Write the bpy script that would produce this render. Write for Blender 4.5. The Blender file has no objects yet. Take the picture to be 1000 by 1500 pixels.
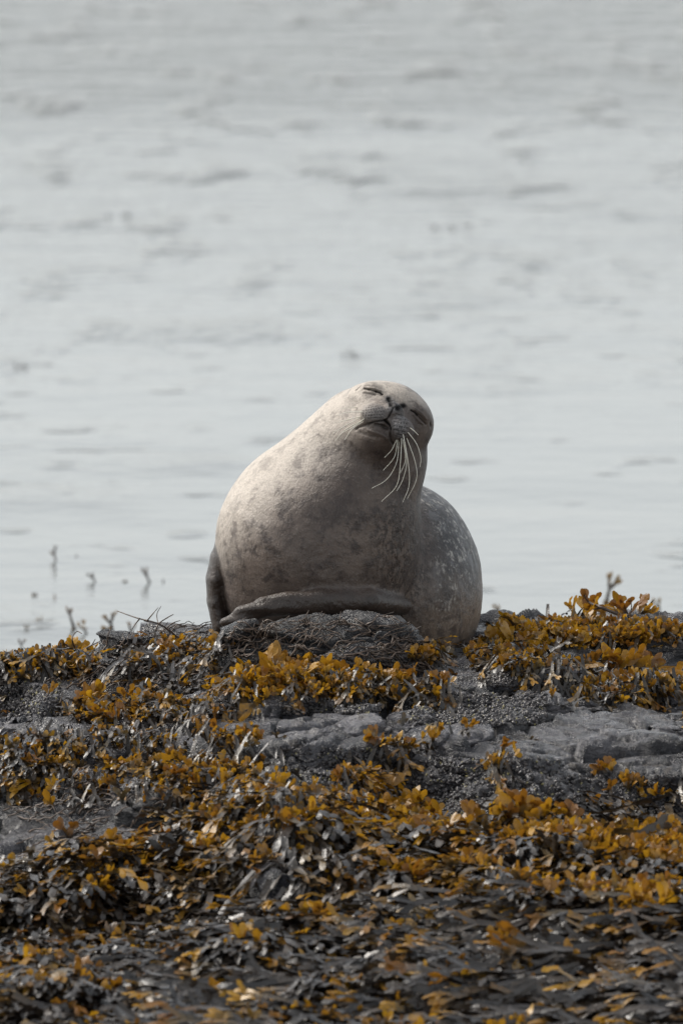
import bpy, bmesh, math, random
import numpy as np
from mathutils import Vector
from mathutils.bvhtree import BVHTree
R = math.radians
rng = np.random.default_rng(7)
random.seed(7)
sc = bpy.context.scene
COL = sc.collection

# ------------------------------------------------------------------ camera
S = 0.0019                      # metres per photo pixel at the seal
D0 = 30.0
TILT = R(6.0)
P0 = np.array([0.0, 0.0, 0.285])
CAM = P0 + D0 * np.array([0, -math.cos(TILT), math.sin(TILT)])
FW = np.array([0, math.cos(TILT), -math.sin(TILT)])
RT = np.array([1.0, 0, 0]); UP = np.array([0, math.sin(TILT), math.cos(TILT)])
cd = bpy.data.cameras.new('camera'); cam = bpy.data.objects.new('camera', cd); COL.objects.link(cam)
cam.location = CAM; cam.rotation_euler = (R(90) - TILT, 0, 0)
cd.sensor_fit = 'VERTICAL'; cd.sensor_height = 36; cd.sensor_width = 24
cd.lens = 36 * D0 / (1500 * S)
cd.clip_start = 0.5; cd.clip_end = 6000
cd.dof.use_dof = True; cd.dof.focus_distance = 29.85; cd.dof.aperture_fstop = 5.8
sc.camera = cam

# ------------------------------------------------------------------ sky and sun
SUN_AZ, SUN_EL = R(-68), R(48)          # azimuth from +Y, negative to the left
w = bpy.data.worlds.new('World'); sc.world = w; w.use_nodes = True
nt = w.node_tree; nt.nodes.clear()
out = nt.nodes.new('ShaderNodeOutputWorld')
sky = nt.nodes.new('ShaderNodeTexSky'); sky.sky_type = 'NISHITA'; sky.sun_disc = False
sky.sun_elevation = SUN_EL; sky.sun_rotation = SUN_AZ; sky.dust_density = 3.0; sky.air_density = 1.0
hs = nt.nodes.new('ShaderNodeHueSaturation'); hs.inputs['Saturation'].default_value = 0.35
b1 = nt.nodes.new('ShaderNodeBackground'); b1.inputs['Strength'].default_value = 0.10
b2 = nt.nodes.new('ShaderNodeBackground'); b2.inputs['Color'].default_value = (0.915, 0.955, 0.972, 1); b2.inputs['Strength'].default_value = 1.0
tcw = nt.nodes.new('ShaderNodeTexCoord'); sxw = nt.nodes.new('ShaderNodeSeparateXYZ'); mrw = nt.nodes.new('ShaderNodeMapRange')   # hazy overcast, paler low down
nt.links.new(tcw.outputs['Generated'], sxw.inputs[0]); nt.links.new(sxw.outputs[2], mrw.inputs[0]); mrw.interpolation_type = 'SMOOTHSTEP'
mrw.inputs[1].default_value = 0.0; mrw.inputs[2].default_value = 0.55; mrw.inputs[3].default_value = 0.80; mrw.inputs[4].default_value = 0.30
nt.links.new(mrw.outputs[0], b2.inputs['Strength'])
add = nt.nodes.new('ShaderNodeAddShader')
nt.links.new(sky.outputs[0], hs.inputs['Color']); nt.links.new(hs.outputs[0], b1.inputs['Color'])
nt.links.new(b1.outputs[0], add.inputs[0]); nt.links.new(b2.outputs[0], add.inputs[1]); nt.links.new(add.outputs[0], out.inputs[0])
sd = bpy.data.lights.new('sun', 'SUN'); so = bpy.data.objects.new('sun', sd); COL.objects.link(so)
sd.energy = 3.3; sd.angle = R(24); sd.color = (1.0, 0.95, 0.87)
sdir = Vector((math.sin(SUN_AZ) * math.cos(SUN_EL), math.cos(SUN_AZ) * math.cos(SUN_EL), math.sin(SUN_EL)))
so.rotation_euler = sdir.to_track_quat('Z', 'Y').to_euler(); so.location = (-6, 6, 9)
sc.view_settings.view_transform = 'Standard'; sc.view_settings.look = 'None'
sc.view_settings.exposure = 0.0; sc.view_settings.gamma = 1.0; sc.view_settings.use_curve_mapping = False
sc.cycles.use_denoising = True
sc.cycles.max_bounces = 6; sc.cycles.transparent_max_bounces = 6

# ------------------------------------------------------------------ helpers
def ray(px, py):
    d = FW + RT * (px - 500) * S / D0 + UP * (750 - py) * S / D0
    return d / np.linalg.norm(d)
def at(px, py, Y):
    d = ray(px, py); t = (Y - CAM[1]) / d[1]
    return CAM + d * t
def on_z(px, py, z):
    d = ray(px, py); t = (z - CAM[2]) / d[2]
    return CAM + d * t
def project(P):
    v = P - CAM; f = v @ FW
    return 500 + (v @ RT) / f * D0 / S, 750 - (v @ UP) / f * D0 / S

def _h(ix, iy, iz, k):
    h = (ix.astype(np.uint32) * np.uint32(374761393) + iy.astype(np.uint32) * np.uint32(668265263)
         + iz.astype(np.uint32) * np.uint32(2147483647) + np.uint32(k * 144665 + 12345))
    h = (h ^ (h >> np.uint32(13))) * np.uint32(1274126177)
    h = h ^ (h >> np.uint32(16))
    h = (h * np.uint32(2246822519)); h = h ^ (h >> np.uint32(15))
    return (h & np.uint32(0xffffff)).astype(np.float32) / np.float32(0xffffff)
def noise(P, freq=1.0, k=0):
    """value noise, -1..1, P is (n,3)"""
    fr = np.asarray(freq, dtype=np.float32)
    Q = (P * fr).astype(np.float32) + np.float32(100.37 * 1)
    I = np.floor(Q); f = Q - I; I = I.astype(np.int64) & 0xffffffff
    f = f * f * f * (f * (f * 6 - 15) + 10)
    r = 0
    for dx in (0, 1):
        wx = f[:, 0] if dx else 1 - f[:, 0]
        for dy in (0, 1):
            wy = f[:, 1] if dy else 1 - f[:, 1]
            for dz in (0, 1):
                wz = f[:, 2] if dz else 1 - f[:, 2]
                r = r + wx * wy * wz * _h(I[:, 0] + dx, I[:, 1] + dy, I[:, 2] + dz, k)
    return r * 2 - 1
def fbm(P, freq, octv=4, k=0, gain=0.5):
    a, s, r = 1.0, 0.0, 0
    fr = np.asarray(freq, dtype=np.float32)
    for o in range(octv):
        r = r + a * noise(P, fr, k + o); s += a; a *= gain; fr = fr * 2.03
    return r / s
def ridged(P, freq, octv=4, k=0):
    a, s, r = 1.0, 0.0, 0
    fr = np.asarray(freq, dtype=np.float32)
    for o in range(octv):
        r = r + a * (1 - 2 * np.abs(noise(P, fr, k + o))); s += a; a *= 0.5; fr = fr * 2.03
    return r / s
def worley(P, freq, k=0):
    """F1, F2-F1 and a per cell random"""
    Q = P * np.asarray(freq); I = np.floor(Q).astype(np.int64)
    f1 = np.full(len(P), 9.0); f2 = np.full(len(P), 9.0); rid = np.zeros(len(P)); tl = np.zeros(len(P))
    for dx in (-1, 0, 1):
        for dy in (-1, 0, 1):
            for dz in (-1, 0, 1):
                J = (I + np.array([dx, dy, dz])); M = J & 0xffffffff
                c = J + np.stack([_h(M[:, 0], M[:, 1], M[:, 2], k + q) for q in (1, 2, 3)], 1)
                d = np.linalg.norm(Q - c, axis=1)
                n = d < f1
                f2 = np.where(n, f1, np.minimum(f2, d))
                rid = np.where(n, _h(M[:, 0], M[:, 1], M[:, 2], k + 9), rid)
                o = Q - c; tl = np.where(n, sum(o[:, q] * (_h(M[:, 0], M[:, 1], M[:, 2], k + 13 + q) - .5) for q in range(3)), tl); f1 = np.where(n, d, f1)
    return f1, f2 - f1, rid, tl
def smooth(a, b, x):
    t = np.clip((x - a) / (b - a), 0, 1); return t * t * (3 - 2 * t)

def mesh_np(name, V, F, smooth_sh=True):
    me = bpy.data.meshes.new(name)
    V = np.ascontiguousarray(V, dtype=np.float32); n = len(F); k = F.shape[1]
    me.vertices.add(len(V)); me.vertices.foreach_set('co', V.ravel())
    me.loops.add(n * k); me.loops.foreach_set('vertex_index', np.ascontiguousarray(F, dtype=np.int32).ravel())
    me.polygons.add(n); me.polygons.foreach_set('loop_start', np.arange(0, n * k, k, dtype=np.int32))
    me.polygons.foreach_set('loop_total', np.full(n, k, dtype=np.int32))
    if smooth_sh: me.polygons.foreach_set('use_smooth', np.ones(n, dtype=bool))
    me.update(calc_edges=True); me.validate()
    return me
def attr(me, name, A):
    A = np.asarray(A, dtype=np.float32)
    if A.ndim == 2:
        a = me.attributes.new(name, 'FLOAT_COLOR', 'POINT')
        B = np.ones((len(A), 4), np.float32); B[:, :A.shape[1]] = A
        a.data.foreach_set('color', B.ravel())
    else:
        a = me.attributes.new(name, 'FLOAT', 'POINT'); a.data.foreach_set('value', A)
def obj(name, me, mat=None, parent=None, label=None, cat=None, group=None, kind=None, loc=None):
    o = bpy.data.objects.new(name, me); COL.objects.link(o)
    if mat is not None and me is not None and not me.materials: me.materials.append(mat)
    if parent is not None: o.parent = parent
    if loc is not None: o.location = loc
    if label: o['label'] = label
    if cat: o['category'] = cat
    if group: o['group'] = group
    if kind: o['kind'] = kind
    return o
def vnormals(V, F):
    a = V[F[:, 2]] - V[F[:, 0]]; b = V[F[:, -1]] - V[F[:, 1]]
    n = np.cross(a, b) if F.shape[1] == 4 else np.cross(V[F[:, 1]] - V[F[:, 0]], V[F[:, 2]] - V[F[:, 0]])
    N = np.zeros_like(V)
    for c in range(F.shape[1]):
        for q in range(3): N[:, q] += np.bincount(F[:, c], n[:, q], len(V))
    return N / (np.linalg.norm(N, axis=1, keepdims=True) + 1e-12)

# node helper
class NT:
    def __init__(s, name):
        s.m = bpy.data.materials.new(name); s.m.use_nodes = True; s.t = s.m.node_tree; s.t.nodes.clear()
        s.out = s.n('ShaderNodeOutputMaterial')
    def n(s, typ, **kw):
        nd = s.t.nodes.new(typ)
        for k, v in kw.items():
            if k.startswith('i_'):
                key = k[2:]; key = int(key) if key.isdigit() else key.replace('_', ' ')
                s.set(nd.inputs[key], v)
            else: setattr(nd, k, v)
        return nd
    def set(s, inp, v):
        if isinstance(v, bpy.types.NodeSocket): s.t.links.new(v, inp)
        elif isinstance(v, (tuple, list)) and len(v) == 3 and inp.type == 'RGBA': inp.default_value = (*v, 1)
        else: inp.default_value = v
    def noise(s, vec, scale, detail=4, rough=0.5, dist=0.0):
        return s.n('ShaderNodeTexNoise', i_Vector=vec, i_Scale=scale, i_Detail=detail, i_Roughness=rough, i_Distortion=dist).outputs['Fac']
    def math(s, op, a, b=None, c=None, clamp=False):
        nd = s.n('ShaderNodeMath', operation=op, use_clamp=clamp); s.set(nd.inputs[0], a)
        if b is not None: s.set(nd.inputs[1], b)
        if c is not None: s.set(nd.inputs[2], c)
        return nd.outputs[0]
    def ramp(s, fac, a, b, lo=0.0, hi=1.0):
        nd = s.n('ShaderNodeMapRange', interpolation_type='SMOOTHSTEP'); s.set(nd.inputs[0], fac)
        for i, v in zip((1, 2, 3, 4), (a, b, lo, hi)): s.set(nd.inputs[i], v)
        return nd.outputs[0]
    def mix(s, f, a, b, mode='MIX'):
        nd = s.n('ShaderNodeMix', data_type='RGBA', blend_type=mode)
        s.set(nd.inputs[0], f); s.set(nd.inputs[6], a); s.set(nd.inputs[7], b); return nd.outputs[2]
    def attr(s, name): return s.n('ShaderNodeAttribute', attribute_name=name)
    def sep(s, col):
        nd = s.n('ShaderNodeSeparateColor'); s.set(nd.inputs[0], col); return nd.outputs
    def vec(s, scale=(1, 1, 1)):
        tc = s.n('ShaderNodeTexCoord'); mp = s.n('ShaderNodeMapping', i_Vector=tc.outputs['Object']); mp.inputs['Scale'].default_value = scale
        return mp.outputs[0]
    def bump(s, h, strength=0.5, dist=0.01, normal=None):
        nd = s.n('ShaderNodeBump', i_Height=h, i_Strength=strength, i_Distance=dist)
        if normal is not None: s.set(nd.inputs['Normal'], normal)
        return nd.outputs[0]
    def pbr(s, **kw):
        nd = s.n('ShaderNodeBsdfPrincipled')
        for k, v in kw.items(): s.set(nd.inputs[k.replace('_', ' ')], v)
        return nd
    def done(s, shader): s.t.links.new(shader, s.out.inputs[0]); return s.m

# ------------------------------------------------------------------ materials
def mat_rock(name, tint=1.0):
    m = NT(name); v = m.vec()
    n1 = m.noise(v, 5, 6, 0.6); n2 = m.noise(v, 38, 5, 0.65); n3 = m.noise(v, 160, 3, 0.6)
    vs = m.vec((1, 1, 3.5)); n4 = m.noise(vs, 22, 6, 0.7, 0.6)
    c = m.mix(m.ramp(n1, .35, .7), (0.024 * tint, 0.025 * tint, 0.031 * tint), (0.118 * tint, 0.114 * tint, 0.125 * tint))
    c = m.mix(m.ramp(n4, .5, .75, 0, .6), c, (0.32 * tint, 0.30 * tint, 0.31 * tint))
    c = m.mix(m.ramp(n2, .54, .68, 0, .7), c, (0.014, 0.012, 0.012))
    c = m.mix(m.ramp(m.noise(m.vec((1, 1, 2)), 3.2, 5, .65, .5), .52, .60, 0, .75), c, (0.020, 0.019, 0.021))
    c = m.mix(m.ramp(m.noise(v, 11, 3), .6, .72, 0, .5), c, (0.07, 0.048, 0.028))
    vo = m.n('ShaderNodeTexVoronoi', i_Vector=v, i_Scale=95.0)
    c = m.mix(m.math('MULTIPLY', m.ramp(vo.outputs['Distance'], .12, .2, 1, 0), m.ramp(m.noise(v, 9, 2), .5, .62)), c, (0.34, 0.32, 0.27))
    h = m.math('ADD', m.math('MULTIPLY', n2, .6), m.math('ADD', m.math('MULTIPLY', n3, .22), m.math('MULTIPLY', n4, .6)))
    nb = m.bump(h, .9, 0.034)
    rough = m.ramp(m.noise(v, 14, 4, .6), .35, .65, .14, .42)
    return m.done(m.pbr(Base_Color=c, Roughness=rough, Normal=nb, Specular_IOR_Level=0.9).outputs[0])
M_rock = mat_rock('wet_dark_rock')
M_rock_pale = mat_rock('pale_wet_rock', 1.5)
M_rock_dark = mat_rock('black_wet_rock', 0.30)

def mat_weed():
    m = NT('wrack'); a = m.sep(m.attr('col').outputs['Color'])   # r tip, g random, b gold
    v = m.vec(); n = m.noise(v, 60, 3, .6)
    fr = m.noise(v, 220, 2, .5)
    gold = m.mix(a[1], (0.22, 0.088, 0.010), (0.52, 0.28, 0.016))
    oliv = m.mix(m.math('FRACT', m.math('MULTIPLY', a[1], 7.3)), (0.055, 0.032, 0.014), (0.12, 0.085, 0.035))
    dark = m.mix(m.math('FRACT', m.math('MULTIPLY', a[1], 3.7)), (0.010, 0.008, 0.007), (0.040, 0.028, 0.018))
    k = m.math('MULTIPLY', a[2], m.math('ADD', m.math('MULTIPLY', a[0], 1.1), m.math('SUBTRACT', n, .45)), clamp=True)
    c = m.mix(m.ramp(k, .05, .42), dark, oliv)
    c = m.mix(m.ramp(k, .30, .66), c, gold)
    c = m.mix(m.ramp(fr, .62, .72, 0, .45), c, (0.06, 0.03, 0.01))
    nb = m.bump(m.math('ADD', n, m.math('MULTIPLY', fr, .5)), .45, .006)
    rough = m.ramp(m.noise(v, 25, 2), .3, .7, .26, .5)
    p = m.pbr(Base_Color=c, Roughness=rough, Normal=nb, Specular_IOR_Level=0.7)
    p.inputs['Coat Weight'].default_value = .32; p.inputs['Coat Roughness'].default_value = .30; p.inputs['Coat IOR'].default_value = 1.5
    tr = m.n('ShaderNodeBsdfTranslucent', i_Color=m.mix(.5, c, (0.6, 0.27, 0.02), 'MULTIPLY'))
    tr2 = m.n('ShaderNodeBsdfTranslucent', i_Color=c)
    ms = m.n('ShaderNodeMixShader'); m.set(ms.inputs[0], m.ramp(k, .2, .7, .08, .42))
    m.t.links.new(p.outputs[0], ms.inputs[1]); m.t.links.new(tr2.outputs[0], ms.inputs[2])
    return m.done(ms.outputs[0])
M_weed = mat_weed()
def mat_simple(name, c1, c2, scale=40, rough=.5, bump=.3, spec=.5):
    m = NT(name); v = m.vec(); n = m.noise(v, scale, 4, .6)
    c = m.mix(m.ramp(n, .35, .65), c1, c2)
    return m.done(m.pbr(Base_Color=c, Roughness=rough, Normal=m.bump(n, bump, .004), Specular_IOR_Level=spec).outputs[0])
M_stalk = mat_simple('dry_stalk', (0.035, 0.024, 0.018), (0.14, 0.10, 0.075), 60, .45)
M_shell = mat_simple('shell', (0.02, 0.02, 0.026), (0.09, 0.08, 0.075), 160, .25)
M_snail = mat_simple('periwinkle_shell', (0.20, 0.17, 0.05), (0.42, 0.38, 0.22), 160, .3)
M_whisker = mat_simple('whisker_keratin', (0.78, 0.74, 0.60), (0.88, 0.86, 0.76), 80, .35)
M_seabed = mat_simple('seabed', (0.03, 0.035, 0.03), (0.07, 0.07, 0.055), 2, .8)

def mat_water():
    m = NT('water')
    geo = m.n('ShaderNodeNewGeometry'); pos = geo.outputs['Position']
    sx = m.n('ShaderNodeSeparateXYZ', i_Vector=pos)
    def nz(sc3, scale, det, rough=.5, loc=(0, 0, 0), dist=0.0):
        mp = m.n('ShaderNodeMapping', i_Vector=pos); mp.inputs['Scale'].default_value = sc3; mp.inputs['Location'].default_value = loc
        return m.noise(mp.outputs[0], scale, det, rough, dist)
    # wind-ruffled water starts some way out, in patches
    edge = m.math('ADD', sx.outputs[1], m.math('MULTIPLY', m.math('SUBTRACT', nz((.05, .05, 1), 1, 3), .5), 12))
    far = m.math('ADD', m.math('MULTIPLY', m.ramp(edge, 12, 30), .25), m.math('MULTIPLY', m.ramp(edge, 29, 37), .75))
    patch = m.ramp(nz((.35, .12, 1), 1, 3, .55, (3.1, 1.7, 0)), .52, .68)
    spots = m.ramp(nz((1.2, 1.0, 1), 2.2, 2, .5, (7, 2, 0)), .62, .76)
    small = nz((1, .8, 1), 9, 3, .6)
    mid = nz((.8, .9, 1), 1.6, 4, .6)
    blot = m.math('MULTIPLY', m.ramp(nz((2.2, .5, 1), 1, 3, .6, (1.3, 4.2, 0)), .54, .72), far)
    swell = nz((.4, 1.0, 1), .5, 2)
    amp = m.math('ADD', m.math('ADD', .10, m.math('MULTIPLY', far, 2.2)), m.math('ADD', m.math('MULTIPLY', patch, .40), m.math('ADD', m.math('MULTIPLY', spots, .16), m.math('MULTIPLY', blot, 4.5))))
    h = m.math('ADD', m.math('MULTIPLY', m.math('MULTIPLY', small, .022), amp), m.math('ADD', m.math('MULTIPLY', m.math('MULTIPLY', mid, .12), amp), m.math('MULTIPLY', swell, .02)))
    nb = m.bump(h, 1.0, 1.0)
    g = m.pbr(Base_Color=(0.095, 0.105, 0.10), Roughness=.12, IOR=1.333, Normal=nb)
    return m.done(g.outputs[0])
M_water = mat_water()

def mat_seal():
    m = NT('seal_fur'); v = m.vec()
    a = m.sep(m.attr('paint').outputs['Color'])     # r muzzle, g dark skin and painted lip shadow, b flipper
    b = m.sep(m.attr('coat').outputs['Color'])      # r rear (grey spotted), g side spots, b pale neck, its sunlit side put into the colour
    w1 = m.noise(v, 6, 3, .55, .3)
    base = m.mix(m.ramp(w1, .35, .7), (0.080, 0.057, 0.046), (0.185, 0.140, 0.112))
    base = m.mix(b[2], base, (0.60, 0.53, 0.455))
    # soft blotches on the chest
    bl = m.ramp(m.noise(v, 19, 6, .68, .2), .48, .64)
    base = m.mix(m.math('MULTIPLY', bl, m.math('SUBTRACT', 1.0, m.math('MULTIPLY', b[2], .62))), base, (0.046, 0.031, 0.026))
    # small dark flecks of the side
    vs = m.vec((1.5, 1.5, .8)); fl = m.ramp(m.noise(vs, 34, 5, .66, .5), .45, .55)
    base = m.mix(m.math('MULTIPLY', fl, m.math('MULTIPLY', b[1], 1.0)), base, (0.026, 0.017, 0.014))
    base = m.mix(m.math('MULTIPLY', m.ramp(m.noise(vs, 34, 5, .66, .5), .56, .64), m.math('MULTIPLY', b[1], .6)), base, (0.26, 0.20, 0.165))
    # rear: dark spots with pale broken rings
    vr = m.vec((1, 1, .7)); nr = m.noise(vr, 24, 7, .72, .25)
    ring = m.math('MULTIPLY', m.ramp(nr, .44, .49), m.ramp(nr, .50, .56, 1, 0))
    rear = m.mix(m.ramp(nr, .36, .54), (0.13, 0.137, 0.15), (0.018, 0.019, 0.024))
    rear = m.mix(m.math('MULTIPLY', m.ramp(m.noise(vr, 42, 6, .75, .3), .53, .62), .85), rear, (0.50, 0.48, 0.44))
    zz = m.n('ShaderNodeSeparateXYZ', i_Vector=v)
    low = m.ramp(m.math('ADD', zz.outputs[2], m.math('MULTIPLY', m.math('SUBTRACT', w1, .5), .25)), -.02, .20, 1, 0)
    belly = m.mix(m.ramp(m.noise(v, 30, 4, .65, .8), .48, .62, 0, .8), (0.27, 0.20, 0.145), (0.085, 0.06, 0.046))
    rear = m.mix(m.math('MULTIPLY', low, .8), rear, belly)
    base = m.mix(b[0], base, rear)
    # short fur streaks
    st = m.noise(m.vec((1, 1, .22)), 260, 3, .7)
    base = m.mix(m.ramp(m.noise(v, 90, 4, .7), .55, .72, 0, .18), base, (0.45, 0.40, 0.35))
    base = m.mix(m.ramp(st, .4, .65, 0, .34), base, (0.10, 0.085, 0.075))
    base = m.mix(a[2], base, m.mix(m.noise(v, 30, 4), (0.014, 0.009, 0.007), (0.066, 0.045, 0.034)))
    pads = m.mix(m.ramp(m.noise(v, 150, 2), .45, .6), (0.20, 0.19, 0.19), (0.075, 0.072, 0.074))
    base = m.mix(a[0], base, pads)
    base = m.mix(a[1], base, (0.008, 0.007, 0.007))
    h = m.math('ADD', m.math('MULTIPLY', st, .5), m.math('MULTIPLY', m.noise(v, 45, 4, .6), .9))
    nb = m.bump(h, .8, .006)
    p = m.pbr(Base_Color=base, Roughness=m.math('SUBTRACT', .45, m.math('MULTIPLY', a[2], .16)), Normal=nb, Specular_IOR_Level=m.math('MULTIPLY', .5, m.math('SUBTRACT', 1.0, m.math('MULTIPLY', a[1], .8))))
    m.set(p.inputs['Sheen Weight'], m.math('MULTIPLY', .06, m.math('SUBTRACT', 1.0, a[1]))); p.inputs['Sheen Roughness'].default_value = .35
    return m.done(p.outputs[0])
M_seal = mat_seal()

# ------------------------------------------------------------------ water and seabed
WZ = -0.85
def plane(name, x0, x1, y0, y1, z, mat):
    V = np.array([[x0, y0, z], [x1, y0, z], [x1, y1, z], [x0, y1, z]]); return obj(name, mesh_np(name, V, np.array([[0, 1, 2, 3]])), mat, kind='structure')
plane('water', -2500, 2500, -60, 5000, WZ, M_water)
plane('seabed', -2500, 2500, -60, 5000, WZ - 3.0, M_seabed)

# ------------------------------------------------------------------ rock shelf (terrain)
COLS = {
 -150: [(.25, 955), (-.1, 985), (-.35, 1060), (-.9, 1090), (-1.2, 1150), (-1.35, 1230), (-1.8, 1265), (-2.2, 1330), (-2.35, 1420), (-2.9, 1460), (-3.7, 1580)],
 0:   [(.2, 968), (-.1, 985), (-.35, 1055), (-.9, 1085), (-1.2, 1150), (-1.35, 1230), (-1.8, 1262), (-2.2, 1330), (-2.35, 1420), (-2.9, 1460), (-3.7, 1570)],
 130: [(.2, 958), (-.2, 975), (-.45, 1020), (-.9, 1060), (-1.2, 1120), (-1.4, 1200), (-1.8, 1250), (-2.1, 1290), (-2.3, 1390), (-2.8, 1440), (-3.7, 1570)],
 260: [(.2, 930), (-.2, 950), (-.5, 1000), (-.9, 1045), (-1.2, 1105), (-1.45, 1165), (-1.55, 1220), (-2.0, 1262), (-2.15, 1360), (-2.6, 1410), (-3.7, 1570)],
 430: [(.2, 905), (-.25, 935), (-.5, 985), (-.9, 1012), (-1.0, 1052), (-1.35, 1078), (-1.45, 1120), (-1.9, 1180), (-2.3, 1262), (-2.45, 1345), (-2.9, 1400), (-3.7, 1570)],
 600: [(.5, 925), (.1, 945), (-.2, 962), (-.5, 988), (-.8, 1012), (-.87, 1056), (-1.2, 1078), (-1.3, 1100), (-1.4, 1188), (-1.9, 1222), (-2.3, 1290), (-2.8, 1380), (-3.7, 1570)],
 750: [(.6, 915), (.1, 958), (-.2, 975), (-.6, 1000), (-.66, 1020), (-1.1, 1052), (-1.2, 1075), (-1.5, 1100), (-1.6, 1195), (-2.0, 1222), (-2.6, 1320), (-3.7, 1570)],
 900: [(.9, 903), (.35, 948), (0, 985), (-.3, 1003), (-.7, 1030), (-.8, 1050), (-1.3, 1078), (-1.45, 1130), (-1.52, 1205), (-2.0, 1240), (-2.6, 1330), (-3.7, 1570)],
 1000: [(.9, 905), (.4, 950), (0, 990), (-.4, 1022), (-.8, 1060), (-1.3, 1090), (-1.45, 1135), (-1.55, 1218), (-2.0, 1245), (-2.6, 1335), (-3.7, 1570)],
 1150: [(.9, 915), (.4, 960), (0, 1000), (-.4, 1030), (-.8, 1065), (-1.3, 1095), (-1.45, 1145), (-1.55, 1225), (-2.0, 1250), (-2.6, 1340), (-3.7, 1570)],
}
yw = lambda Y: Y if Y > -1.2 else -1.2 + (Y + 1.2) * 1.3
def axis(lo, a, b, hi, fine, grow):
    L = [a]; s = fine
    while L[-1] > lo: s *= grow; L.append(L[-1] - s)
    M = list(np.arange(a + fine, b, fine)); Hh = [M[-1]]; s = fine
    while Hh[-1] < hi: s *= grow; Hh.append(Hh[-1] + s)
    return np.array(L[::-1] + M + Hh[1:])
XS = axis(-6, -1.15, 1.2, 6, .0075, 1.10); YS = axis(-9, -4.6, 1.25, 5, .0088, 1.10)
GX, GY = np.meshgrid(XS, YS)
nx, ny = len(XS), len(YS)
P2 = np.stack([GX.ravel(), GY.ravel(), np.zeros(GX.size)], 1)
# the ledges' edges wander
wy = GY.ravel() + .12 * fbm(P2, 2.2, 3, 11) + .05 * fbm(P2, 9, 3, 12); wx = GX.ravel() + .06 * fbm(P2, 3.0, 3, 15)
keys = sorted(COLS); cz = []
for kx in keys:
    L = [(-12.0, -2.2), (-6.2, -1.3)] + [(yw(Y), at(kx, py, yw(Y))[2]) for Y, py in COLS[kx][::-1]]
    yl, zl = L[-1]; L += [(yl + .7, zl - .22), (yl + 1.7, -.95), (yl + 6, -2.4)]
    yy, zz = zip(*L); cz.append(np.interp(wy, yy, zz))
cz = np.array(cz); kxx = np.array([(k - 500) * S for k in keys])
ii = np.clip(np.searchsorted(kxx, wx) - 1, 0, len(kxx) - 2)
tt = np.clip((wx - kxx[ii]) / (kxx[ii + 1] - kxx[ii]), 0, 1); tt = tt * tt * (3 - 2 * tt)
ar = np.arange(len(wx)); Z = cz[ii, ar] * (1 - tt) + cz[ii + 1, ar] * tt
Z -= .22 * np.maximum(np.abs(GX.ravel()) - 1.5, 0) ** 1.5
P3 = np.stack([GX.ravel(), GY.ravel(), Z], 1)
Z = Z + .13 * fbm(P2, (2.4, 3.0, 2), 3, 24) * smooth(-2.0, -3.1, GY.ravel())
# strata: step the height a little
st = .09; tz = Z + .03 * fbm(P3, 2.5, 3, 21); fz = tz / st - np.floor(tz / st)
Z = Z + (smooth(.25, .75, fz) - fz) * st * .75 * smooth(-.3, .3, fbm(P3, 1.4, 2, 22))
P3[:, 2] = Z
idx = np.arange(nx * ny).reshape(ny, nx)
TF = np.stack([idx[:-1, :-1].ravel(), idx[:-1, 1:].ravel(), idx[1:, 1:].ravel(), idx[1:, :-1].ravel()], 1)
def rock_relief(V, N, amp=1.0, k=0):
    wp = .03 * np.stack([fbm(V, 5, 3, 41 + k), fbm(V, 5, 3, 42 + k), .5 * fbm(V, 5, 3, 43 + k)], 1)
    f1, e, rid, tl = worley(V + wp, (3.2, 3.6, 11), 31 + k)             # big blocks parted by cracks
    d = .030 * (rid - .5) + .060 * tl - .032 * np.exp(-(e / .032) ** 2)
    f1, e, rid, tl = worley(V + wp * .6, (10, 12, 34), 35 + k)          # chips
    d = d + .006 * (rid - .5) + .022 * tl - .005 * np.exp(-(e / .05) ** 2)
    d = d + .008 * fbm(V, (9, 11, 30), 4, 51 + k) + .0045 * ridged(V, (26, 30, 80), 3, 61 + k)
    Dn = N * np.array([1, 1, 1.0])
    return V + Dn * (d * amp)[:, None]
N3 = vnormals(P3, TF)
P3 = rock_relief(P3, N3)
me = mesh_np('rock_shelf', P3, TF)
obj('rock_shelf', me, M_rock, kind='structure')
ALLV = [P3]; ALLF = [TF]; 

# ------------------------------------------------------------------ single rocks
def cube_sphere(n):
    V = []; F = []; g = np.linspace(-1, 1, n + 1); 
    for ax in range(3):
        for s in (-1, 1):
            u, v = np.meshgrid(np.tan(g * math.pi / 4), np.tan(g * math.pi / 4)); P = np.zeros((u.size, 3))
            P[:, ax] = s; P[:, (ax + 1) % 3] = u.ravel() * s; P[:, (ax + 2) % 3] = v.ravel()
            b = len(V) * (n + 1) ** 2; V.append(P); i = np.arange((n + 1) ** 2).reshape(n + 1, n + 1) + b
            F.append(np.stack([i[:-1, :-1].ravel(), i[:-1, 1:].ravel(), i[1:, 1:].ravel(), i[1:, :-1].ravel()], 1))
    V = np.concatenate(V); F = np.concatenate(F)
    V /= np.linalg.norm(V, axis=1, keepdims=True)
    key = np.round(V, 5); _, first, inv = np.unique(key, axis=0, return_index=True, return_inverse=True)
    return V[first], inv.ravel()[F]
CS = {n: cube_sphere(n) for n in (36, 64)}
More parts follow.
